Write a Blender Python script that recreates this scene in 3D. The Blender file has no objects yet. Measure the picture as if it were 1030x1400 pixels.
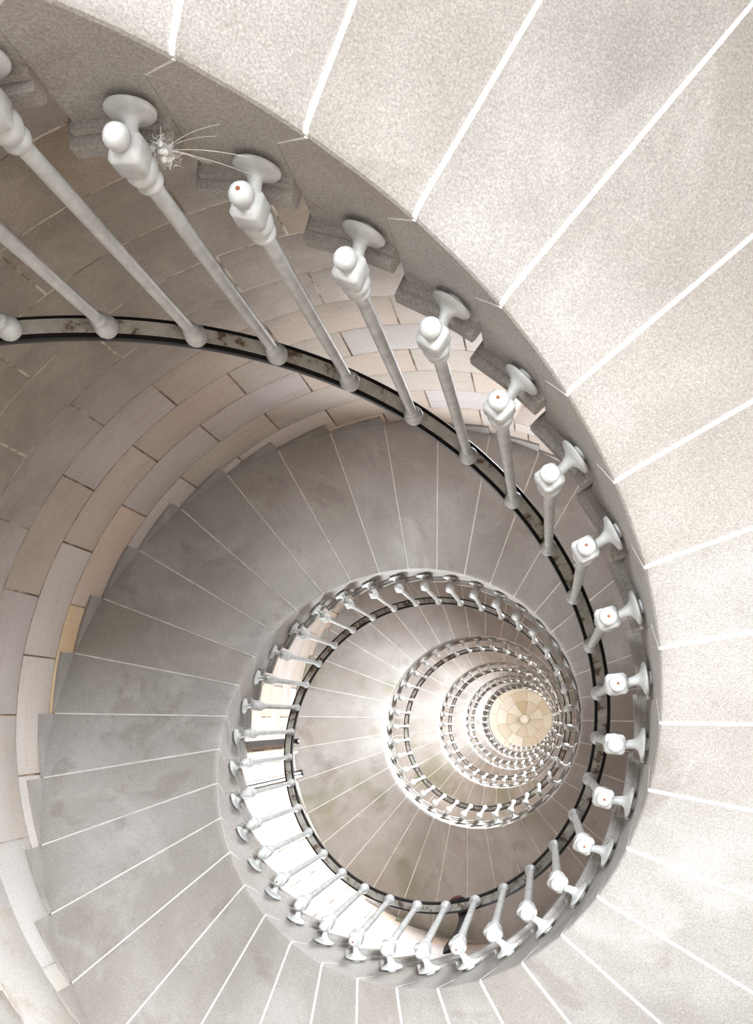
import bpy, bmesh, math, random
from math import pi, sin, cos, radians, degrees, atan2
from mathutils import Matrix, Vector

# ------------------------------------------------------------------ camera
FPX, PITCH, YAW = 1471.64, -0.1172, 0.1635        # focal length in pixels of the 1030x1400 frame
CAM = (0.7144, 0.0050, 0.0)
PPX, PPY = 502.5, 810.2
scene = bpy.context.scene
COL = scene.collection

def cam_rows():
    cp, sp, cq, sq = cos(PITCH), sin(PITCH), cos(YAW), sin(YAW)
    a = Matrix(((1, 0, 0), (0, cp, -sp), (0, sp, cp)))
    b = Matrix(((cq, 0, sq), (0, 1, 0), (-sq, 0, cq)))
    return a @ b

_r = cam_rows()
cd = bpy.data.cameras.new('camera')
cd.sensor_fit = 'VERTICAL'
cd.sensor_height = 36.0
cd.lens = FPX * 36.0 / 1400.0
cd.shift_x = (515.0 - PPX) / 1400.0
cd.shift_y = (PPY - 700.0) / 1400.0
cd.clip_start = 0.02
cam = bpy.data.objects.new('camera', cd)
COL.objects.link(cam)
right, down, fwd = _r[0], _r[1], _r[2]
cam.matrix_world = Matrix(((right[0], -down[0], -fwd[0], CAM[0]),
                           (right[1], -down[1], -fwd[1], CAM[1]),
                           (right[2], -down[2], -fwd[2], CAM[2]),
                           (0, 0, 0, 1)))
scene.camera = cam

# ------------------------------------------------------------------ sky, exposure
world = bpy.data.worlds.new('sky')
scene.world = world
world.use_nodes = True
bg = world.node_tree.nodes['Background']
bg.inputs[0].default_value = (0.80, 0.88, 1.0, 1)
bg.inputs[1].default_value = 3.0
vs = scene.view_settings
vs.view_transform = 'Standard'
vs.look = 'None'
vs.gamma = 1.0
vs.use_curve_mapping = False
vs.exposure = 0.12

# ------------------------------------------------------------------ layout numbers
H = 0.1625                      # riser
DA = 2 * pi / 36                # one step's angle
A0 = -1.5562                    # angle of joint 0
Z0 = 1.2535                     # height of joint 0 on the soffit
RIN, ROUT = 1.0, 1.975          # soffit inner edge, soffit outer edge
RW = 1.99                       # face of the wall stones
FIRST, LAST = -20, 200          # step indices
TOPZ = 0.4065                   # tread above its own soffit joint
FLOOR_Z = Z0 + (FIRST - 1) * H + TOPZ
COURSE_Z, COURSE_H, STONE_A = 2.985, 0.375, radians(18)
WALL_TOP = COURSE_Z + COURSE_H * 87            # 35.61
rng = random.Random(7)

def hz(k): return Z0 + H * k
def ka(k): return A0 + DA * k

# openings: name, centre angle (deg), half width (m), z0, z1, light power
OPEN = [
    ('door_1', -115.0, 0.55, FLOOR_Z, 0.44, 520.0, 20.0),
    ('door_added', -25.0, 0.55, FLOOR_Z, 0.95, 76.0, 56.0),  # unseen doorway, added to hold a fill light for the stair soffit
    ('window_1', -62.0, 0.42, 4.75, 6.90, 80.0, -24.0),
    ('window_2', -47.0, 0.42, 9.20, 11.40, 300.0, 2.0),
    ('window_7', 112.0, 0.42, 5.70, 7.70, 85.0, -12.0),
    ('window_3', -50.0, 0.42, 15.0, 17.2, 600.0, -12.0),
    ('window_4', -50.0, 0.42, 20.9, 23.1, 600.0, -12.0),
    ('window_5', -50.0, 0.42, 26.7, 28.9, 600.0, -12.0),
    ('window_6', -20.0, 0.42, 32.4, 34.4, 520.0, 0.0),
]
WALL_T = 0.95
for nm, ang, hw, za, zb, pw, tilt in OPEN:
    ld = bpy.data.lights.new('daylight_and_fill', 'AREA')
    ld.shape = 'RECTANGLE'
    ld.size = hw * 2 * 0.94
    ld.size_y = (zb - za) * 0.94
    ld.energy = pw
    ld.color = (0.90, 0.955, 1.0)
    ld.spread = radians({'door_1': 170, 'door_added': 46, 'window_7': 90, 'window_2': 112}.get(nm, 130))
    lo = bpy.data.objects.new('daylight_and_fill', ld)
    a = radians(ang)
    rr = RW + (WALL_T * 0.80 if nm.startswith('window') else 0.25)
    zm = (za + zb) / 2
    if nm == 'door_added': zm, ld.size_y = za + 0.55, 0.9      # added fill light, thrown up from the lower half
    lo.location = (rr * cos(a), rr * sin(a), zm)
    if nm == 'door_added': a = radians(-47.0)
    d = Vector((-cos(a) * cos(radians(tilt)), -sin(a) * cos(radians(tilt)), sin(radians(tilt))))
    lo.rotation_euler = d.to_track_quat('-Z', 'Y').to_euler()
    COL.objects.link(lo)

# ------------------------------------------------------------------ helpers
def tag(o, label=None, cat=None, group=None, kind=None):
    if label: o['label'] = label
    if cat: o['category'] = cat
    if group: o['group'] = group
    if kind: o['kind'] = kind
    return o

def add(name, mesh, parent=None, mat=None):
    o = bpy.data.objects.new(name, mesh)
    COL.objects.link(o)
    if parent is not None: o.parent = parent
    if mat is not None and not mesh.materials: mesh.materials.append(mat)
    return o

def empty(name, loc=(0, 0, 0)):
    o = bpy.data.objects.new(name, None)
    o.empty_display_size = 0.2
    COL.objects.link(o)
    o.location = loc
    return o

class MB:
    def __init__(s): s.v, s.f = [], []
    def vert(s, p): s.v.append(tuple(p)); return len(s.v) - 1
    def face(s, *i): s.f.append(tuple(i))
    def grid(s, rows, closed=False):
        """rows: list of lists of points, quads between them"""
        ids = [[s.vert(p) for p in r] for r in rows]
        for a, b in zip(ids, ids[1:]):
            n = len(a)
            for j in range(n if closed else n - 1):
                s.face(a[j], a[(j + 1) % n], b[(j + 1) % n], b[j])
        return ids
    def box(s, lo, hi, fn=None):
        P = [(x, y, z) for x in (lo[0], hi[0]) for y in (lo[1], hi[1]) for z in (lo[2], hi[2])]
        if fn: P = [fn(*p) for p in P]
        i = [s.vert(p) for p in P]
        for q in ((0, 1, 3, 2), (4, 6, 7, 5), (0, 4, 5, 1), (2, 3, 7, 6), (0, 2, 6, 4), (1, 5, 7, 3)):
            s.face(*[i[k] for k in q])
    def lathe(s, prof, n=16, fn=None):
        """prof: (radius, height) pairs, around z"""
        rows = []
        for r, z in prof:
            row = []
            for j in range(n):
                a = 2 * pi * j / n
                p = (r * cos(a), r * sin(a), z)
                row.append(fn(*p) if fn else p)
            rows.append(row)
        ids = s.grid(rows, True)
        s.face(*ids[0]); s.face(*reversed(ids[-1]))
    def tube(s, pts, r, n=6):
        pts = [Vector(p) for p in pts]
        rows = []
        for i, p in enumerate(pts):
            t = (pts[min(i + 1, len(pts) - 1)] - pts[max(i - 1, 0)]).normalized()
            u = t.cross(Vector((0.3, 0.2, 1)) if abs(t.z) < 0.9 else Vector((1, 0.1, 0))).normalized()
            w = t.cross(u)
            rr = r[i] if isinstance(r, (list, tuple)) else r
            rows.append([tuple(p + u * rr * cos(2 * pi * j / n) + w * rr * sin(2 * pi * j / n)) for j in range(n)])
        ids = s.grid(rows, True)
        s.face(*ids[0]); s.face(*reversed(ids[-1]))
    def mesh(s, name, smooth=None):
        m = bpy.data.meshes.new(name)
        m.from_pydata(s.v, [], s.f)
        bm = bmesh.new(); bm.from_mesh(m)
        bmesh.ops.remove_doubles(bm, verts=bm.verts, dist=1e-6)
        bmesh.ops.recalc_face_normals(bm, faces=bm.faces)
        bm.to_mesh(m); bm.free()
        if smooth is not None:
            for p in m.polygons: p.use_smooth = True
            try: m.set_sharp_from_angle(angle=radians(smooth))
            except Exception: pass
        return m

def cyl(r, a, z): return (r * cos(a), r * sin(a), z)

# ------------------------------------------------------------------ materials
def lin(r, g, b):
    f = lambda c: (c / 255.0) / 12.92 if c <= 10 else (((c / 255.0) + 0.055) / 1.055) ** 2.4
    return (f(r), f(g), f(b), 1)

class NT:
    def __init__(s, name):
        s.m = bpy.data.materials.new(name); s.m.use_nodes = True
        s.t = s.m.node_tree; s.n = s.t.nodes
        s.b = s.n['Principled BSDF']
    def l(s, a, b): s.t.links.new(a, b)
    def new(s, typ, **kw):
        n = s.n.new(typ)
        for k, v in kw.items(): setattr(n, k, v)
        return n
    def val(s, sock, v):
        if hasattr(v, 'is_output'): s.l(v, sock)
        else: sock.default_value = v
    def math(s, op, a, b=0.0, c=None, clamp=False):
        n = s.new('ShaderNodeMath', operation=op, use_clamp=clamp)
        s.val(n.inputs[0], a); s.val(n.inputs[1], b)
        if c is not None: s.val(n.inputs[2], c)
        return n.outputs[0]
    def mix(s, f, a, b, mode='MIX'):
        n = s.new('ShaderNodeMix', data_type='RGBA', blend_type=mode)
        s.val(n.inputs[0], f); s.val(n.inputs[6], a); s.val(n.inputs[7], b)
        return n.outputs[2]
    def noise(s, vec, scale, detail=4.0, rough=0.6, dist=0.0):
        n = s.new('ShaderNodeTexNoise')
        if vec is not None: s.l(vec, n.inputs['Vector'])
        n.inputs['Scale'].default_value = scale
        n.inputs['Detail'].default_value = detail
        n.inputs['Roughness'].default_value = rough
        n.inputs['Distortion'].default_value = dist
        return n.outputs['Fac']
    def ramp(s, f, stops, interp='LINEAR'):
        n = s.new('ShaderNodeValToRGB')
        n.color_ramp.interpolation = interp
        e = n.color_ramp.elements
        while len(e) > 1: e.remove(e[0])
        e[0].position, e[0].color = stops[0]
        for p, c in stops[1:]:
            x = e.new(p); x.color = c
        s.l(f, n.inputs[0])
        return n.outputs[0]
    def step(s, f, a, b):
        n = s.new('ShaderNodeMapRange', interpolation_type='SMOOTHSTEP')
        s.val(n.inputs[0], f)
        n.inputs[1].default_value = a; n.inputs[2].default_value = b
        return n.outputs[0]
    def bump(s, h, strength, dist=0.004):
        n = s.new('ShaderNodeBump')
        n.inputs['Strength'].default_value = strength
        n.inputs['Distance'].default_value = dist
        s.l(h, n.inputs['Height']); s.l(n.outputs[0], s.b.inputs['Normal'])
    def pos(s): return s.new('ShaderNodeNewGeometry').outputs['Position']

def mat_step():
    t = NT('granite_step')
    p = t.pos()
    rnd = t.new('ShaderNodeObjectInfo').outputs['Random']
    base = t.ramp(t.noise(p, 1.6, 5), [(0.30, lin(136, 131, 126)), (0.52, lin(156, 152, 148)), (0.72, lin(174, 171, 168))])
    base = t.mix(t.math('MULTIPLY', rnd, 0.45), base, lin(144, 135, 127))
    # stains with a shape of their own
    st = t.step(t.noise(p, 3.1, 6, 0.62, 0.4), 0.56, 0.66)
    base = t.mix(t.math('MULTIPLY', st, 0.40), base, lin(120, 111, 104))
    pale = t.step(t.noise(p, 2.2, 5, 0.6, 1.2), 0.54, 0.72)
    base = t.mix(t.math('MULTIPLY', pale, 0.28), base, lin(190, 187, 183))
    # green algae on the stones of the higher flights
    sx = t.new('ShaderNodeSeparateXYZ'); t.l(p, sx.inputs[0])
    hi = t.step(sx.outputs[2], 8.5, 10.0)
    hi = t.math('MULTIPLY', hi, t.math('SUBTRACT', 1.0, t.step(sx.outputs[2], 17.0, 19.0)))
    al = t.math('MULTIPLY', t.step(t.noise(p, 1.3, 3, 0.5), 0.57, 0.68), hi)
    base = t.mix(t.math('MULTIPLY', al, 0.6), base, lin(112, 112, 84))
    # speckle of the granite
    sp = t.noise(p, 210, 4, 0.85)
    base = t.mix(0.45, base, t.ramp(sp, [(0.36, (0.25, 0.23, 0.21, 1)), (0.52, (0.60, 0.60, 0.60, 1)), (0.66, (1, 1, 1, 1))]), 'OVERLAY')
    t.l(base, t.b.inputs['Base Color'])
    t.b.inputs['Roughness'].default_value = 0.8
    t.bump(t.noise(p, 220, 3, 0.7), 0.3, 0.002)
    return t.m

def mat_mortar(name, c1, c2):
    t = NT(name)
    p = t.pos()
    t.l(t.ramp(t.noise(p, 14, 5), [(0.3, c1), (0.7, c2)]), t.b.inputs['Base Color'])
    t.b.inputs['Roughness'].default_value = 0.9
    t.bump(t.noise(p, 160, 3), 0.4, 0.003)
    return t.m

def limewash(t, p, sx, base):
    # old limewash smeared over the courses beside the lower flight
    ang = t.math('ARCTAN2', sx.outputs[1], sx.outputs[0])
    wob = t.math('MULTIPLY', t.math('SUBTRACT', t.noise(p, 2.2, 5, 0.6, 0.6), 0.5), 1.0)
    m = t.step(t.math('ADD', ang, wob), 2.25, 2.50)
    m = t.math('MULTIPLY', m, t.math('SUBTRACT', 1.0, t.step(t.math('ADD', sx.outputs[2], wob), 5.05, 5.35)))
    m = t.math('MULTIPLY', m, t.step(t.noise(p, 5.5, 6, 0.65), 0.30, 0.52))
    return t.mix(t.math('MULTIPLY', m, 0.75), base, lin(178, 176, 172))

def mat_wall_mortar():
    t = NT('wall_mortar')
    p = t.pos()
    sx = t.new('ShaderNodeSeparateXYZ'); t.l(p, sx.inputs[0])
    z = t.math('ADD', sx.outputs[2], t.math('MULTIPLY', t.noise(p, 2.0, 4), 1.2))
    pale = t.ramp(t.noise(p, 9, 5), [(0.40, lin(126, 112, 98)), (0.55, lin(206, 196, 182))])
    dark = t.ramp(t.noise(p, 7, 5), [(0.40, lin(88, 72, 60)), (0.60, lin(150, 130, 112))])
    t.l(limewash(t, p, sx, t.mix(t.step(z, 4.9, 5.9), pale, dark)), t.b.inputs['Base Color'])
    t.b.inputs['Roughness'].default_value = 0.9
    return t.m

def mat_wall(name='wall_stone'):
    t = NT(name)
    p = t.pos()
    sx = t.new('ShaderNodeSeparateXYZ'); t.l(p, sx.inputs[0])
    ang = t.math('ARCTAN2', sx.outputs[1], sx.outputs[0])
    course = t.math('FLOOR', t.math('DIVIDE', t.math('SUBTRACT', sx.outputs[2], COURSE_Z), COURSE_H))
    odd = t.math('MODULO', t.math('ADD', course, 200.0), 2.0)
    al = t.math('SUBTRACT', t.math('DIVIDE', t.math('ADD', ang, radians(134.5) + 8 * pi), STONE_A), t.math('MULTIPLY', odd, 0.5))
    cell = t.math('MODULO', t.math('FLOOR', al), 20.0)
    cv = t.new('ShaderNodeCombineXYZ')
    t.l(cell, cv.inputs[0]); t.l(course, cv.inputs[1])
    wn = t.new('ShaderNodeTexWhiteNoise', noise_dimensions='2D')
    t.l(cv.outputs[0], wn.inputs['Vector'])
    w = wn.outputs['Value']
    tint = t.ramp(w, [(0.0, lin(190, 175, 163)), (0.22, lin(196, 186, 178)), (0.42, lin(184, 174, 164)),
                      (0.58, lin(192, 183, 181)), (0.74, lin(196, 177, 161)), (0.88, lin(186, 178, 173)),
                      (0.985, lin(200, 172, 138))], 'CONSTANT')
    # bedding veins, stretched along the courses
    mp = t.new('ShaderNodeMapping'); t.l(p, mp.inputs[0]); mp.inputs['Scale'].default_value = (1.2, 1.2, 9)
    vein = t.noise(mp.outputs[0], 1.7, 5, 0.6, 0.6)
    base = t.mix(t.math('MULTIPLY', t.step(vein, 0.50, 0.72), 0.40), tint, lin(172, 152, 134))
    base = t.mix(t.math('MULTIPLY', t.step(t.noise(p, 2.4, 4), 0.5, 0.75), 0.35), base, lin(205, 196, 190))
    # the lower courses turn greyer and darker
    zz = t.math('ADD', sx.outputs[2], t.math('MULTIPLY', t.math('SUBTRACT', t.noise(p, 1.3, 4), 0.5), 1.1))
    low_course = t.math('SUBTRACT', 1.0, t.step(zz, 4.35, 5.35))
    grey_tone = t.ramp(t.noise(p, 2.8, 6, 0.65, 0.5), [(0.28, lin(124, 115, 106)), (0.5, lin(146, 137, 128)), (0.75, lin(170, 162, 152))])
    base = t.mix(t.math('MULTIPLY', low_course, 0.80), base, grey_tone)
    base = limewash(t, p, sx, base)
    sp = t.noise(p, 190, 3, 0.7)
    base = t.mix(0.35, base, t.ramp(sp, [(0.36, (0.28, 0.26, 0.24, 1)), (0.52, (0.58, 0.58, 0.58, 1)), (0.68, (0.95, 0.95, 0.95, 1))]), 'OVERLAY')
    t.l(base, t.b.inputs['Base Color'])
    t.b.inputs['Roughness'].default_value = 0.85
    t.bump(t.noise(p, 75, 5, 0.7), 0.25, 0.004)
    return t.m

def mat_paint():
    t = NT('white_iron_paint')
    p = t.pos()
    base = t.ramp(t.noise(p, 22, 5), [(0.3, lin(166, 166, 164)), (0.6, lin(194, 194, 192))])
    rust = t.step(t.noise(p, 48, 5, 0.7), 0.67, 0.73)
    base = t.mix(t.math('MULTIPLY', rust, 0.8), base, lin(118, 84, 58))
    t.l(base, t.b.inputs['Base Color'])
    t.b.inputs['Roughness'].default_value = 0.45
    t.bump(t.noise(p, 90, 3), 0.10, 0.001)
    return t.m

def mat_strip():
    t = NT('rusty_iron_strip')
    p = t.pos()
    base = t.ramp(t.noise(p, 18, 6, 0.7), [(0.40, lin(98, 78, 62)), (0.46, lin(160, 154, 143)), (0.7, lin(190, 187, 180))])
    t.l(base, t.b.inputs['Base Color'])
    t.b.inputs['Roughness'].default_value = 0.6
    return t.m

def mat_flat(name, c, rough=0.5, metal=0.0, var=0.15):
    t = NT(name)
    p = t.pos()
    d = tuple(x * (1 - var) for x in c[:3]) + (1,)
    t.l(t.ramp(t.noise(p, 30, 4), [(0.35, d), (0.65, c)]), t.b.inputs['Base Color'])
    t.b.inputs['Roughness'].default_value = rough
    t.b.inputs['Metallic'].default_value = metal
    return t.m

def mat_dome():
    t = NT('dome_stone')
    p = t.pos()
    rnd = t.new('ShaderNodeObjectInfo').outputs['Random']
    tint = t.ramp(rnd, [(0.0, lin(216, 208, 194)), (0.3, lin(228, 223, 214)), (0.55, lin(206, 195, 177)), (0.75, lin(222, 216, 206)), (0.92, lin(190, 172, 140))], 'CONSTANT')
    t.l(t.mix(t.math('MULTIPLY', t.noise(p, 4, 4), 0.4), tint, lin(210, 203, 190)), t.b.inputs['Base Color'])
    t.b.inputs['Roughness'].default_value = 0.85
    return t.m

M_STEP = mat_step()
M_JOINT = mat_mortar('white_pointing', lin(196, 193, 188), lin(228, 226, 222))
M_WALLM = mat_wall_mortar()
M_WALL = mat_wall()
M_PAINT = mat_paint()
M_STRIP = mat_strip()
M_RAIL = mat_flat('black_varnished_rail', lin(24, 21, 19), 0.38)
M_RAIL.node_tree.nodes['Principled BSDF'].inputs['Specular IOR Level'].default_value = 0.3
M_DOME = mat_dome()
M_FLOOR = mat_mortar('floor_stone', lin(205, 202, 197), lin(222, 220, 216))
M_FRAME = mat_flat('window_frame_paint', lin(226, 226, 222), 0.5)
M_DARK = mat_flat('dark_metal', lin(34, 33, 32), 0.4)
M_WHITE = mat_flat('white_tube', lin(238, 238, 236), 0.35)
M_WEB = mat_flat('cobweb_white', lin(236, 234, 230), 0.9)
M_CLOTH = mat_flat('dark_brown_cloth', lin(40, 29, 25), 0.95)
M_RED = mat_flat('dull_red_cloth', lin(88, 50, 48), 0.95)
M_RUST = mat_flat('rust', lin(112, 66, 38), 0.9)
g = NT('window_glass')
g.b.inputs['Transmission Weight'].default_value = 1.0
g.b.inputs['Roughness'].default_value = 0.0
g.b.inputs['Base Color'].default_value = (0.98, 0.99, 1, 1)
g.b.inputs['IOR'].default_value = 1.02
M_GLASS = g.m

# ------------------------------------------------------------------ the round wall
def opening_span(o):
    hwa = o[2] / RW
    return radians(o[1]) - hwa, radians(o[1]) + hwa, o[3], o[4]

SPANS = [opening_span(o) for o in OPEN]

def build_shell():
    rm = RW + 0.0025
    angs = [radians(-180 + 3 * j) for j in range(121)]
    for a0, a1, _, _ in SPANS: angs += [a0, a1]
    angs = sorted(set(round(a, 6) for a in angs))
    zs = [FLOOR_Z - 0.3, WALL_TOP]
    for _, _, z0, z1 in SPANS: zs += [z0, z1]
    z = FLOOR_Z
    while z < WALL_TOP:
        zs.append(z); z += 1.5
    zs = sorted(set(round(z, 6) for z in zs))
    mb = MB()
    ids = {}
    def vid(i, j):
        if (i, j) not in ids: ids[(i, j)] = mb.vert(cyl(rm, angs[i], zs[j]))
        return ids[(i, j)]
    for i in range(len(angs) - 1):
        am = (angs[i] + angs[i + 1]) / 2
        for j in range(len(zs) - 1):
            zm = (zs[j] + zs[j + 1]) / 2
            if any(a0 < am < a1 and z0 < zm < z1 for a0, a1, z0, z1 in SPANS): continue
            mb.face(vid(i, j), vid(i + 1, j), vid(i + 1, j + 1), vid(i, j + 1))
    m = mb.mesh('wall_shell', 60)
    o = add('wall_tower', m, None, M_WALLM)
    tag(o, kind='structure')
    o['label'] = 'round tower wall of pale coursed ashlar'
    return o

wall = build_shell()
GAP = 0.0040

def stone_geo(mb, a0, a1, z0, z1, n=5):
    """one ashlar block, arris slightly eased"""
    e = 0.004
    ga = GAP / RW
    a0 += ga; a1 -= ga; z0 += GAP; z1 -= GAP
    ea = e / RW
    def ring(r, da, dz):
        return [(r, a0 + da + (a1 - a0 - 2 * da) * j / n, z0 + dz, z1 - dz) for j in range(n + 1)]
    front = ring(RW, ea, e)
    side = ring(RW + e * 0.8, 0, 0)
    back = ring(RW + 0.03, 0, 0)
    rows = []
    rows.append([cyl(r, a, zl) for r, a, zl, zh in back])
    rows.append([cyl(r, a, zl) for r, a, zl, zh in side])
    rows.append([cyl(r, a, zl) for r, a, zl, zh in front])
    rows.append([cyl(r, a, zh) for r, a, zl, zh in front])
    rows.append([cyl(r, a, zh) for r, a, zl, zh in side])
    rows.append([cyl(r, a, zh) for r, a, zl, zh in back])
    ids = mb.grid(rows)
    for c in (0, -1):
        mb.face(*[ids[k][c] for k in (0, 1, 4, 5)])
        mb.face(*[ids[k][c] for k in (1, 2, 3, 4)])

def wrap(a):
    while a > pi: a -= 2 * pi
    while a <= -pi: a += 2 * pi
    return a

full = MB(); stone_geo(full, 0, STONE_A, 0, COURSE_H)
FULL = full.mesh('stone', 40); FULL.materials.append(M_WALL)
rest = MB()
single = []
c0 = int(math.floor((FLOOR_Z - COURSE_Z) / COURSE_H))
c1 = int(round((WALL_TOP - COURSE_Z) / COURSE_H))
for c in range(c0, c1):
    za = COURSE_Z + c * COURSE_H
    zb = za + COURSE_H
    za = max(za, FLOOR_Z)
    off = radians(-134.5) + (STONE_A / 2 if c % 2 else 0)
    for s in range(20):
        a0 = off + s * STONE_A
        mid = wrap(a0 + STONE_A / 2); a0 = mid - STONE_A / 2; a1 = a0 + STONE_A
        pieces = [(a0, a1, za, zb)]
        for (o0, o1, oz0, oz1) in SPANS:
            nxt = []
            for (p0, p1, q0, q1) in pieces:
                if p1 <= o0 or p0 >= o1 or q1 <= oz0 or q0 >= oz1:
                    nxt.append((p0, p1, q0, q1)); continue
                if q0 < oz0: nxt.append((max(p0, o0), min(p1, o1), q0, oz0))
                if q1 > oz1: nxt.append((max(p0, o0), min(p1, o1), oz1, q1))
                if p0 < o0: nxt.append((p0, o0, q0, q1))
                if p1 > o1: nxt.append((o1, p1, q0, q1))
            pieces = nxt
        for pc in pieces:
            if (pc[1] - pc[0]) * RW < 0.03 or pc[3] - pc[2] < 0.03: continue
            zm = (pc[2] + pc[3]) / 2; am = degrees(mid)
            near = (2.2 < zm < 7.6 and (am < -50 or am > 128)) or (7.8 < zm < 12.4 and (am > 82 or am < -140))
            if near:
                if abs((pc[1] - pc[0]) - STONE_A) < 1e-6 and abs(pc[3] - pc[2] - COURSE_H) < 1e-6:
                    o = add('stone', FULL, wall)
                    o.rotation_euler.z = pc[0]; o.location.z = pc[2]
                else:
                    mb = MB(); stone_geo(mb, *pc)
                    add('stone', mb.mesh('stone', 40), wall, M_WALL)
            else:
                stone_geo(rest, pc[0], pc[1], pc[2], pc[3], 4)
o = add('stonework', rest.mesh('stonework', 40), wall, M_WALL)
tag(o, kind='stuff')

# ------------------------------------------------------------------ door and windows in the wall
def build_opening(o, idx):
    nm, ang, hw, z0, z1 = o[:5]
    a = radians(ang); ha = hw / RW
    rmid = RW + WALL_T
    lining = MB()
    ux, uy = cos(a), sin(a); tx, ty = -sin(a), cos(a)
    def P(s, d, z):      # s across, d outwards from the wall face
        if d < 0.02:
            aa = a + s / RW
            return cyl(RW + 0.004, aa, z)
        r = (RW + 0.0) + d
        return (ux * r + tx * s, uy * r + ty * s, z)
    n = 6
    h2 = hw * 0.96
    th = 0.06
    # jambs, head and sill: real slabs
    for sgn in (-1, 1):
        rows = []
        for d in (0.0, 0.25, 0.5, 0.75, WALL_T):
            hh = hw + (h2 - hw) * d / WALL_T
            rows.append([P(sgn * hh, d, z0), P(sgn * hh, d, z1), P(sgn * (hh + th), d, z1 + th), P(sgn * (hh + th), d, z0 - th)])
        lining.grid(rows, True)
    for zz, dz in ((z1, th), (z0, -th)):
        rows = []
        for d in (0.0, 0.25, 0.5, 0.75, WALL_T):
            hh = hw + (h2 - hw) * d / WALL_T
            if zz == z0 and nm.startswith('door'): pass
            rows.append([P(-hh + 2 * hh * j / n, d, zz) for j in range(n + 1)] + [P(hh - 2 * hh * j / n, d, zz + dz) for j in range(n + 1)])
        lining.grid(rows, True)
    base = add(nm, lining.mesh(nm + '_lining'), None, M_WALL)
    tag(base, kind='structure')
    base['label'] = ('unseen open doorway cut through the thick tower wall' if nm.startswith('door') else 'tall window in a deep stone embrasure of the tower wall')
    fr = MB()
    d0, d1, w = WALL_T - 0.10, WALL_T - 0.04, 0.045
    def bar(s0, s1, q0, q1): fr.box((s0, d0, q0), (s1, d1, q1), lambda s, d, z: P(s, d, z))
    bar(-h2, -h2 + w, z0, z1); bar(h2 - w, h2, z0, z1)
    bar(-h2 + w, h2 - w, z1 - w, z1)
    if nm.startswith('window'):
        bar(-h2 + w, h2 - w, z0, z0 + w)
        bar(-0.02, 0.02, z0 + w, z1 - w)
        for q in (1, 2):
            zq = z0 + (z1 - z0) * q / 3
            bar(-h2 + w, -0.02, zq - 0.015, zq + 0.015); bar(0.02, h2 - w, zq - 0.015, zq + 0.015)
    add('window_frame' if nm.startswith('window') else 'door_frame', fr.mesh('frame'), base, M_FRAME)
    if nm.startswith('window'):
        for sgn in (-1, 1):
            for q in range(3):
                lo = z0 + (z1 - z0) * q / 3 + 0.02; hi_ = z0 + (z1 - z0) * (q + 1) / 3 - 0.02
                pm = MB()
                s0, s1 = sorted((sgn * 0.02, sgn * (h2 - w)))
                pm.box((s0, d0 + 0.025, lo), (s1, d0 + 0.031, hi_), lambda s, d, z: P(s, d, z))
                add('pane', pm.mesh('pane'), base, M_GLASS)

for i, o in enumerate(OPEN): build_opening(o, i)

# ------------------------------------------------------------------ floor
mb = MB()
rows = []
for r in (0.02, 0.7, 1.4, 2.1, 3.0):
    rows.append([cyl(r, 2 * pi * j / 72, FLOOR_Z) for j in range(72)])
ids = mb.grid(rows, True)
mb.face(*ids[0])
rows2 = [[cyl(3.0, 2 * pi * j / 72, FLOOR_Z) for j in range(72)], [cyl(3.0, 2 * pi * j / 72, FLOOR_Z - 0.25) for j in range(72)], [cyl(0.02, 2 * pi * j / 72, FLOOR_Z - 0.25) for j in range(72)]]
mb.grid(rows2, True)
o = add('floor', mb.mesh('floor'), None, M_FLOOR)
tag(o, kind='structure')

# ------------------------------------------------------------------ staircase
KF = -0.36                      # riser position of a step relative to its soffit joint
NOSE = 0.046

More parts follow.
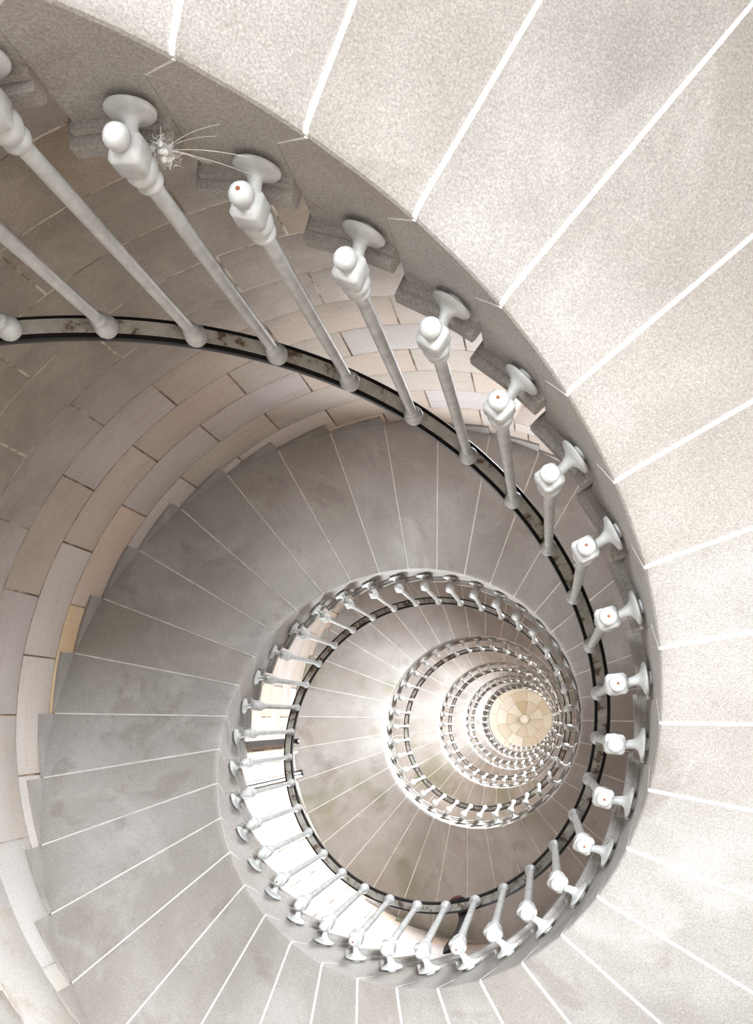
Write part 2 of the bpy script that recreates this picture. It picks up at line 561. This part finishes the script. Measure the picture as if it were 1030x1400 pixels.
def step_mesh(zmin=None):
    mb = MB()
    gm = 0.0040
    # columns: k, sign of the joint gap, bottom, top
    ztop = TOPZ - NOSE
    cols = [(KF, 1, 0.06, ztop), (KF / 2, 1, 0.03, ztop), (0.0, 1, 0.0, ztop), (0.22, 0, 0.22 * H, ztop),
            (0.44, 0, 0.44 * H, ztop), (1 + KF, -1, (1 + KF) * H, ztop),
            (1 + KF, -1, (1 + KF) * H, H + 0.06), (1 + KF / 2, -1, (1 + KF / 2) * H, H + 0.03), (1.0, -1, H, H + 0.0015)]
    cols[-1] = (1.0, -1, H - 0.0005, H + 0.001)
    def A(k, s, r):
        w = 1.0
        if k < 0: w = max(0.10, 1.0 - k / KF)          # the joint closes up under the riser
        elif k > 1 + KF - 1e-6 and k < 1: w = max(0.10, (k - 1 - KF) / -KF)
        return k * DA + s * gm * w / r
    rad = [(0.988, 0.016), (0.992, 0.008), (1.0, 0.003), (1.02, 0.0006), (1.05, 0.0), (1.35, 0.0), (1.66, 0.0), (ROUT, 0.0)]
    def zz(z): return z if zmin is None else max(z, zmin)
    rows_b, rows_t = [], []
    for k, s, zb, zt in cols:
        e = 1.0 if k >= 0 else 1.0 - k / KF
        et = 0.0 if zt > 0.3 else (k - 1 - KF) / -KF
        rb = [cyl(r, A(k, s, r), zz(zb + dz * e)) for r, dz in rad]
        rt = [cyl(r, A(k, s, r), max(zz(zb + dz * e), zt + dz * et)) for r, dz in rad]
        rows_b.append(rb); rows_t.append(rt)
    ib = [[mb.vert(p) for p in r] for r in rows_b]
    it = [[mb.vert(p) for p in r] for r in rows_t]
    n = len(rad)
    for c in range(len(cols) - 1):
        jump = (c == 5)
        for j in range(n - 1):
            if not jump: mb.face(ib[c][j], ib[c][j + 1], ib[c + 1][j + 1], ib[c + 1][j])
            mb.face(it[c][j], it[c + 1][j], it[c + 1][j + 1], it[c][j + 1])
        if not jump:
            for e in (0, n - 1): mb.face(ib[c][e], it[c][e], it[c + 1][e], ib[c + 1][e])
    for c in (0, len(cols) - 1):
        for j in range(n - 1): mb.face(ib[c][j], it[c][j], it[c][j + 1], ib[c][j + 1])
    # tread slab with its nosing, returned round the open end
    def slab(k0, k1, z0, z1, r0, s0=0, s1=-1, bev=0.008):
        ks = [k0, k0 + 0.02, 0.1, 0.35, k1]
        rr = [r0, r0 + bev, r0 + 0.1, 1.5, ROUT]
        B = [[cyl(r, A(k, s0 if i == 0 else (s1 if i == 4 else 0), r), z0) for r in rr] for i, k in enumerate(ks)]
        T = []
        for i, k in enumerate(ks):
            T.append([cyl(r, A(k, s0 if i == 0 else (s1 if i == 4 else 0), r), z1 - (bev if j == 0 or i == 0 else 0)) for j, r in enumerate(rr)])
        b = mb.grid(B); t_ = mb.grid(T)
        m = len(rr)
        for i in range(len(ks) - 1):
            for e in (0, m - 1): mb.face(b[i][e], b[i + 1][e], t_[i + 1][e], t_[i][e])
        for e in (0, len(ks) - 1):
            for j in range(m - 1): mb.face(b[e][j], t_[e][j], t_[e][j + 1], b[e][j + 1])
    slab(KF - 0.10, 1 + KF, TOPZ - NOSE, TOPZ, 0.957)
    slab(KF - 0.04, 1 + KF, TOPZ - NOSE - 0.020, TOPZ - NOSE + 0.001, 0.974, bev=0.004)
    # square seat that enters the wall
    ks = (0.0, 0.33, 0.66, 1.0)
    for i in range(3):
        s0 = 1 if i == 0 else 0; s1 = -1 if i == 2 else 0
        def fn(k, r, z, a=ks[i], b=ks[i + 1], s0=s0, s1=s1):
            return cyl(r, A(k, s0 if k == a else s1, r), zz(z))
        mb.box((ks[i], ROUT - 0.0005, 0.0), (ks[i + 1], RW - 0.001, H + 0.06), fn)
    return mb.mesh('step', 30)

def joint_mesh():
    mb = MB()
    w = 0.0048
    zo = -0.0006
    rows = []
    for r in (0.9905, 1.0, 1.02, 1.05, 1.35, 1.66, ROUT):
        dz = {0.9905: 0.0122, 1.0: 0.0036, 1.02: 0.0006}.get(r, 0.0)
        sl = H / DA / r * w
        rows.append([cyl(r, -w / r, -sl + zo + dz), cyl(r, w / r, sl + zo + dz), cyl(r, w / r, sl + zo + dz + 0.03), cyl(r, -w / r, -sl + zo + dz + 0.03)])
    ids = mb.grid(rows, True)
    mb.face(*ids[0]); mb.face(*ids[-1])
    # joint up the open end of the step
    rows = []
    for t in (0.0, 0.5, 1.0):
        k, z = KF * t, 0.06 * t
        a = k * DA
        u = w * (0.45 - 0.25 * t); e = 0.016 * (1 - t)
        rows.append([cyl(0.9875, a - u, z + e - u * 0.8), cyl(0.9875, a + u, z + e + u * 0.8), cyl(1.01, a + u, z + e + u * 0.8), cyl(1.01, a - u, z + e - u * 0.8)])
    ids = mb.grid(rows, True)
    mb.face(*ids[0]); mb.face(*ids[-1])
    return mb.mesh('mortar_joint')

stair = empty('spiral_staircase', (0, 0, FLOOR_Z))
tag(stair, 'spiral staircase of pale granite steps winding up the round tower', 'staircase')
SM = step_mesh(); SM.materials.append(M_STEP)
JM = joint_mesh(); JM.materials.append(M_JOINT)
for i in range(FIRST, LAST + 1):
    low = hz(i) < FLOOR_Z + 0.001
    if low:
        m = step_mesh(FLOOR_Z - hz(i) + 0.001); m.materials.append(M_STEP)
    else: m = SM
    s = add('step', m, stair)
    s.rotation_euler.z = ka(i)
    s.location.z = hz(i) - FLOOR_Z
    if not low: add('mortar_joint', JM, s)

# landing at the top of the stair
mb = MB()
zl = hz(LAST + 1) + TOPZ
rows = []
for j in range(37):
    k = LAST + 1 + KF + 18.0 * j / 36
    a = ka(k)
    rows.append([cyl(0.957, a, zl), cyl(0.957, a, zl - 0.05), cyl(0.99, a, zl - 0.05), cyl(0.99, a, zl - 0.30), cyl(RW - 0.001, a, zl - 0.30), cyl(RW - 0.001, a, zl)])
ids = mb.grid(rows, True)
mb.face(*ids[0]); mb.face(*reversed(ids[-1]))
add('landing', mb.mesh('landing', 40), stair, M_STEP)

# ------------------------------------------------------------------ railing
RB = 0.899                      # radius of the baluster posts
DKB, DZB, HB = 0.3735, 0.183, 1.0508
RAILZ = DZB + HB                # underside of the rail above the soffit line

def base_mesh():
    mb = MB()
    mb.lathe([(0.002, -0.0225), (0.010, -0.0215), (0.017, -0.016), (0.0215, -0.007), (0.0225, 0.0), (0.021, 0.008), (0.0165, 0.016), (0.013, 0.021), (0.013, 0.027)], 16)
    # square block with eased corners
    b, e = 0.027, 0.007
    oct_ = [(b, -b + e), (b, b - e), (b - e, b), (-b + e, b), (-b, b - e), (-b, -b + e), (-b + e, -b), (b - e, -b)]
    def ring(sc, z): return [(x * sc, y * sc, z) for x, y in oct_]
    ids = mb.grid([ring(0.62, 0.022), ring(0.95, 0.030), ring(1.0, 0.036), ring(1.0, 0.074), ring(0.95, 0.080), ring(0.66, 0.086)], True)
    mb.face(*ids[0]); mb.face(*reversed(ids[-1]))
    mb.lathe([(0.017, 0.082), (0.024, 0.088), (0.0285, 0.098), (0.029, 0.106), (0.026, 0.118), (0.020, 0.128), (0.019, 0.132),
              (0.0235, 0.137), (0.0245, 0.144), (0.022, 0.151), (0.017, 0.155), (0.015, 0.162)], 16)
    # screw pit with rust on the pendant
    return mb.mesh('pendant', 45)

def shaft_mesh():
    mb = MB()
    mb.lathe([(0.0150, 0.155), (0.0148, 0.30), (0.0138, 0.65), (0.0128, 0.99)], 14)
    return mb.mesh('baluster', 60)

def cap_mesh():
    mb = MB()
    mb.lathe([(0.0135, 0.968), (0.0175, 0.973), (0.0195, 0.980), (0.0165, 0.988), (0.0165, 0.992), (0.0225, 1.000), (0.0262, 1.012), (0.0265, 1.024), (0.0235, 1.037), (0.018, 1.046), (0.012, HB + 0.001)], 16)
    return mb.mesh('capital', 50)

def rosette_mesh():
    mb = MB()
    zc = 0.054
    xw = 0.988 - RB
    def fn(x, y, z): return (z, x - 0.0075 * max(0.0, min(1.0, (z - 0.03) / 0.03)), y + zc)
    mb.lathe([(0.012, 0.012), (0.012, 0.030), (0.0125, 0.045), (0.0150, 0.056), (0.021, 0.062), (0.030, 0.066), (0.040, 0.069), (0.0435, 0.0725), (0.0435, 0.0765), (0.040, 0.0785),
              (0.018, 0.0785), (0.018, xw - 0.0005)], 24, fn)
    return mb.mesh('rosette', 40)

def rust_mesh():
    mb = MB()
    mb.lathe([(0.0008, -0.0236), (0.0042, -0.0232), (0.0046, -0.0205), (0.002, -0.019)], 8)
    return mb.mesh('rust_spot', 60)

def join(ms, name):
    bm = bmesh.new()
    for m in ms: bm.from_mesh(m)
    r = bpy.data.meshes.new(name); bm.to_mesh(r); bm.free()
    for p in r.polygons: p.use_smooth = True
    try: r.set_sharp_from_angle(angle=radians(45))
    except Exception: pass
    return r

railing = empty('stair_railing', (0, 0, FLOOR_Z))
tag(railing, 'white iron balusters under a dark handrail along the inner edge of the spiral stair', 'railing')
BM_, SH_, CP_, RO_, RU_ = base_mesh(), shaft_mesh(), cap_mesh(), rosette_mesh(), rust_mesh()
WHOLE = join([BM_, SH_, CP_, RO_], 'baluster_whole')
for m in (BM_, SH_, CP_, RO_, WHOLE): m.materials.append(M_PAINT)
RU_.materials.append(M_RUST)
RUSTY = {1, 4, 6, 7, 8, 10, 11, 15, 18, 21, 25, 28, 33}
for i in range(FIRST + 1, LAST + 1):
    k = i + DKB
    a = ka(k)
    detailed = -6 <= i <= 110
    b = add('baluster', SH_ if detailed else WHOLE, railing)
    b.location = (RB * cos(a), RB * sin(a), hz(k) + DZB - FLOOR_Z)
    b.rotation_euler.z = a
    if detailed:
        add('pendant', BM_, b); add('capital', CP_, b); add('rosette', RO_, b)
        if i in RUSTY: add('rust_spot', RU_, b)

def sweep(prof, k0, k1, per=6, flat_from=None):
    mb = MB()
    n = int((k1 - k0) * per)
    rows = []
    for j in range(n + 1):
        k = k0 + (k1 - k0) * j / n
        z = hz(min(k, flat_from) if flat_from is not None else k)
        rows.append([cyl(r, ka(k), z + dz - FLOOR_Z) for r, dz in prof])
    ids = mb.grid(rows, True)
    mb.face(*ids[0]); mb.face(*reversed(ids[-1]))
    return mb

RC = 0.912
K0, K1 = FIRST + 1.0, LAST + 0.8
prof = [(RC - 0.027, RAILZ + 0.004), (RC - 0.029, RAILZ + 0.010), (RC - 0.029, RAILZ + 0.026), (RC - 0.022, RAILZ + 0.040), (RC - 0.008, RAILZ + 0.047),
        (RC + 0.008, RAILZ + 0.047), (RC + 0.022, RAILZ + 0.040), (RC + 0.029, RAILZ + 0.026), (RC + 0.029, RAILZ + 0.010), (RC + 0.027, RAILZ + 0.004)]
o = add('handrail', sweep(prof, K0, K1).mesh('handrail', 40), railing, M_RAIL)
o['label'] = 'black varnished handrail'
prof = [(RC - 0.016, RAILZ - 0.004), (RC + 0.016, RAILZ - 0.004), (RC + 0.016, RAILZ + 0.0045), (RC - 0.016, RAILZ + 0.0045)]
o = add('iron_strip', sweep(prof, K0, K1).mesh('iron_strip', 40), railing, M_STRIP)
o['label'] = 'rust-flecked grey iron strip under the handrail'

# ------------------------------------------------------------------ dome
DZ, DRISE = WALL_TOP, 1.95
def dome_pt(phi, a, dr=0.0):
    # phi 0 at the springing, pi/2 at the crown
    R = RW + 0.01
    return ((R - dr) * cos(phi) * cos(a), (R - dr) * cos(phi) * sin(a), DZ + (DRISE - dr) * sin(phi))
mb = MB()
rows = [[dome_pt(pi / 2 * 0.998 * q / 18, 2 * pi * j / 72, -0.004) for j in range(72)] for q in range(19)]
ids = mb.grid(rows, True)
mb.face(*ids[-1])
ceil_ = add('ceiling', mb.mesh('ceiling', 60), None, M_WALLM)
tag(ceil_, kind='structure')
ceil_['label'] = 'shallow stone dome closing the top of the tower'
rr = [1.0, 0.82, 0.64, 0.475, 0.31, 0.085]   # ring radii as a share of the springing radius
counts = [16, 14, 12, 10, 9]
for q in range(5):
    p0, p1 = math.acos(rr[q] if rr[q] < 1 else 1.0), math.acos(rr[q + 1])
    n = counts[q]
    for s in range(n):
        a0 = 2 * pi * s / n + 0.35 * q; a1 = a0 + 2 * pi / n
        mb = MB()
        gp = 0.004
        rm = RW * (rr[q] + rr[q + 1]) / 2
        ga = gp / rm
        F = []; B = []
        for u in range(3):
            ph = p0 + 0.002 + (p1 - p0 - 0.004) * u / 2
            F.append([dome_pt(ph, a0 + ga + (a1 - a0 - 2 * ga) * v / 4, 0.012) for v in range(5)])
            B.append([dome_pt(ph, a0 + ga + (a1 - a0 - 2 * ga) * v / 4, -0.002) for v in range(5)])
        f = mb.grid(F); b = mb.grid(B)
        loop = [(0, v) for v in range(5)] + [(u, 4) for u in (1, 2)] + [(2, v) for v in (3, 2, 1, 0)] + [(1, 0)]
        for x, y in zip(loop, loop[1:] + loop[:1]):
            mb.face(f[x[0]][x[1]], f[y[0]][y[1]], b[y[0]][y[1]], b[x[0]][x[1]])
        add('stone', mb.mesh('dome_stone', 40), ceil_, M_DOME)
mb = MB()
zc = DZ + DRISE
mb.lathe([(0.168, zc - 0.008), (0.168, zc - 0.10), (0.150, zc - 0.13), (0.125, zc - 0.135), (0.122, zc - 0.36), (0.09, zc - 0.39), (0.01, zc - 0.395)], 32)
add('boss', mb.mesh('boss', 40), ceil_, M_DOME)

# ------------------------------------------------------------------ fittings on the wall above the second flight
def wall_frame(ang, r, z):
    o = empty('x', cyl(r, radians(ang), z)); o.rotation_euler.z = radians(ang) + pi   # local +x points at the axis
    return o

zb = 8.75
lamp = wall_frame(162.8, RW, zb); lamp.name = 'wall_lamp'
tag(lamp, 'black upright wall batten carrying two white tubes, behind the balusters', 'lamp')
mb = MB(); mb.box((0.045, -0.022, 0.0), (0.085, 0.022, 2.25)); add('housing', mb.mesh('housing'), lamp, M_DARK)
mb = MB(); mb.box((0.035, -0.034, 2.235), (0.125, 0.03, 2.285)); mb.box((0.05, -0.028, 2.285), (0.11, 0.02, 2.31)); add('end_cap', mb.mesh('end_cap'), lamp, M_DARK)
for q in (-1, 1):
    mb = MB(); mb.tube([(0.105, q * 0.016 + 0.012, 0.02), (0.105, q * 0.016 + 0.012, 2.26)], 0.011, 10); add('tube', mb.mesh('tube', 50), lamp, M_WHITE)
for zq in (0.35, 1.9):
    mb = MB(); mb.box((0.0, -0.03, zq), (0.045, 0.03, zq + 0.05)); add('bracket', mb.mesh('bracket'), lamp, M_DARK)

bar = wall_frame(173.2, RW, zb); bar.name = 'wall_bar'
tag(bar, 'dark grey upright iron bar with a knob carrying a modelled white highlight, bracketed off the bright wall', 'bar')
mb = MB(); mb.box((0.07, -0.026, 0.0), (0.115, 0.026, 2.25)); add('upright', mb.mesh('upright'), bar, M_DARK)
mb = MB(); mb.lathe([(0.012, 0), (0.026, 0.012), (0.030, 0.03), (0.022, 0.05), (0.006, 0.06)], 12, lambda x, y, z: (x + 0.13, y + 0.012, z + 2.26)); add('knob', mb.mesh('knob', 50), bar, M_DARK)
mb = MB(); mb.lathe([(0.008, 0), (0.014, 0.006), (0.014, 0.02), (0.006, 0.026)], 10, lambda x, y, z: (x + 0.15, y + 0.014, z + 2.243)); add('knob_highlight', mb.mesh('knob_highlight', 50), bar, M_WHITE)  # the knob's white highlight, modelled as a small white piece
mb = MB(); mb.box((0.10, -0.012, 2.24), (0.14, 0.03, 2.275)); add('arm', mb.mesh('arm'), bar, M_DARK)
for zq in (0.3, 1.95):
    mb = MB(); mb.box((0.0, -0.02, zq), (0.07, 0.02, zq + 0.04)); add('bracket', mb.mesh('bracket'), bar, M_DARK)

pipe = wall_frame(168.2, RW, zb); pipe.name = 'wall_conduit'
tag(pipe, 'thin white conduit running up the wall between the dark bar and the twin-tube batten', 'conduit')
mb = MB(); mb.tube([(0.03, 0, 0.0), (0.03, 0, 2.0), (0.04, -0.01, 2.12), (0.075, -0.03, 2.2), (0.12, -0.045, 2.25)], 0.010, 10); add('pipe', mb.mesh('pipe', 60), pipe, M_WHITE)
for zq in (0.4, 1.2, 1.9):
    mb = MB(); mb.box((0.0, -0.022, zq), (0.042, 0.022, zq + 0.025)); add('clip', mb.mesh('clip'), pipe, M_WHITE)

# ------------------------------------------------------------------ cloth strap on the handrail
kc = 15.86
zr = hz(kc) + RAILZ
strap = empty('cloth_strap', cyl(RC, ka(kc), hz(kc) + TOPZ))
tag(strap, 'dark brown cloth strap with a dull red end, hung over the handrail beside a baluster', 'strap')
strap.rotation_euler.z = ka(kc)
z_ = zr - (hz(kc) + TOPZ)
mb = MB()
path = [(-0.034, 0.02, z_ + 0.012), (-0.030, 0.018, z_ + 0.040), (-0.008, 0.012, z_ + 0.056), (0.022, 0.004, z_ + 0.052), (0.040, 0.0, z_ + 0.026), (0.043, -0.004, z_ - 0.05),
        (0.045, 0.0, z_ - 0.25), (0.046, 0.012, z_ - 0.45), (0.044, 0.018, z_ - 0.62), (0.045, 0.008, z_ - 0.76)]
wid = [0.03, 0.034, 0.036, 0.036, 0.036, 0.034, 0.026, 0.024, 0.028, 0.030]
rows = []
for i_, (p, w_) in enumerate(zip(path, wid)):
    p = Vector(p)
    t_ = (Vector(path[min(i_ + 1, len(path) - 1)]) - Vector(path[max(i_ - 1, 0)])).normalized()
    nrm = t_.cross(Vector((0, 1, 0))).normalized()
    rows.append([tuple(p + Vector((0, 1, 0)) * w_ * cos(2 * pi * j / 10) + nrm * 0.006 * sin(2 * pi * j / 10)) for j in range(10)])
ids = mb.grid(rows, True); mb.face(*ids[0]); mb.face(*reversed(ids[-1]))
add('strap_band', mb.mesh('strap_band', 70), strap, M_CLOTH)
mb = MB()
mb.lathe([(0.004, 0), (0.016, 0.006), (0.020, 0.018), (0.016, 0.032), (0.004, 0.038)], 10, lambda x, y, z: (x * 0.6 - 0.036, y * 1.6 + 0.02, z_ + 0.018 + z))
add('strap_end', mb.mesh('strap_end', 60), strap, M_RED)

# ------------------------------------------------------------------ cobweb on the first steps
web = empty('cobweb', cyl(0.955, radians(-84), 1.62))
tag(web, 'white cobweb tuft and threads caught under the step nosing by a baluster', 'cobweb')
inv = Matrix.Translation(web.location).inverted()
r2 = random.Random(3)
c_ = Vector(cyl(0.950, radians(-84.1), 1.632))
mb = MB()
for q in range(16):                                   # fluffy lumps
    p0 = c_ + Vector((r2.gauss(0, .006), r2.gauss(0, .006), r2.gauss(0, .012)))
    rr_ = r2.uniform(0.004, 0.008)
    n_, m_ = 8, 6
    mb.lathe([(max(0.0006, rr_ * sin(pi * u / m_) * r2.uniform(0.75, 1.2)), -rr_ * cos(pi * u / m_)) for u in range(m_ + 1)], n_,
             lambda x, y, z, p0=p0: tuple(inv @ (p0 + Vector((x, y, z)) * r2.uniform(0.8, 1.2))))
for q in range(320):
    d_ = Vector((r2.gauss(0, 1), r2.gauss(0, 1), r2.gauss(0, 1))).normalized()
    p0 = c_ + Vector((r2.gauss(0, .008), r2.gauss(0, .008), r2.gauss(0, .013)))
    e_ = Vector((r2.gauss(0, 1), r2.gauss(0, 1), r2.gauss(0, 1))).normalized()
    ln = r2.uniform(0.004, 0.012)
    mb.tube([tuple(inv @ (p0 - d_ * ln)), tuple(inv @ (p0 + e_ * ln * 0.5)), tuple(inv @ (p0 + d_ * ln))], r2.uniform(0.0003, 0.0007), 3)
add('tuft', mb.mesh('tuft', 70), web, M_WEB)
ends = [(-76, .955, 1.70), (-75.2, .955, 1.638), (-80, .957, 1.68), (-78, .985, 1.60), (-81, .97, 1.71), (-79, .985, 1.64)]
for q, (aa, rr_, zz_) in enumerate(ends):
    e_ = Vector(cyl(rr_, radians(aa), zz_))
    pts = []
    for u in range(7):
        f = u / 6
        p = c_.lerp(e_, f); p.z -= 0.012 * sin(pi * f)
        pts.append(tuple(inv @ p))
    mb = MB(); mb.tube(pts, 0.0005, 4); add('thread', mb.mesh('thread'), web, M_WEB)

print('objects', len(bpy.data.objects))
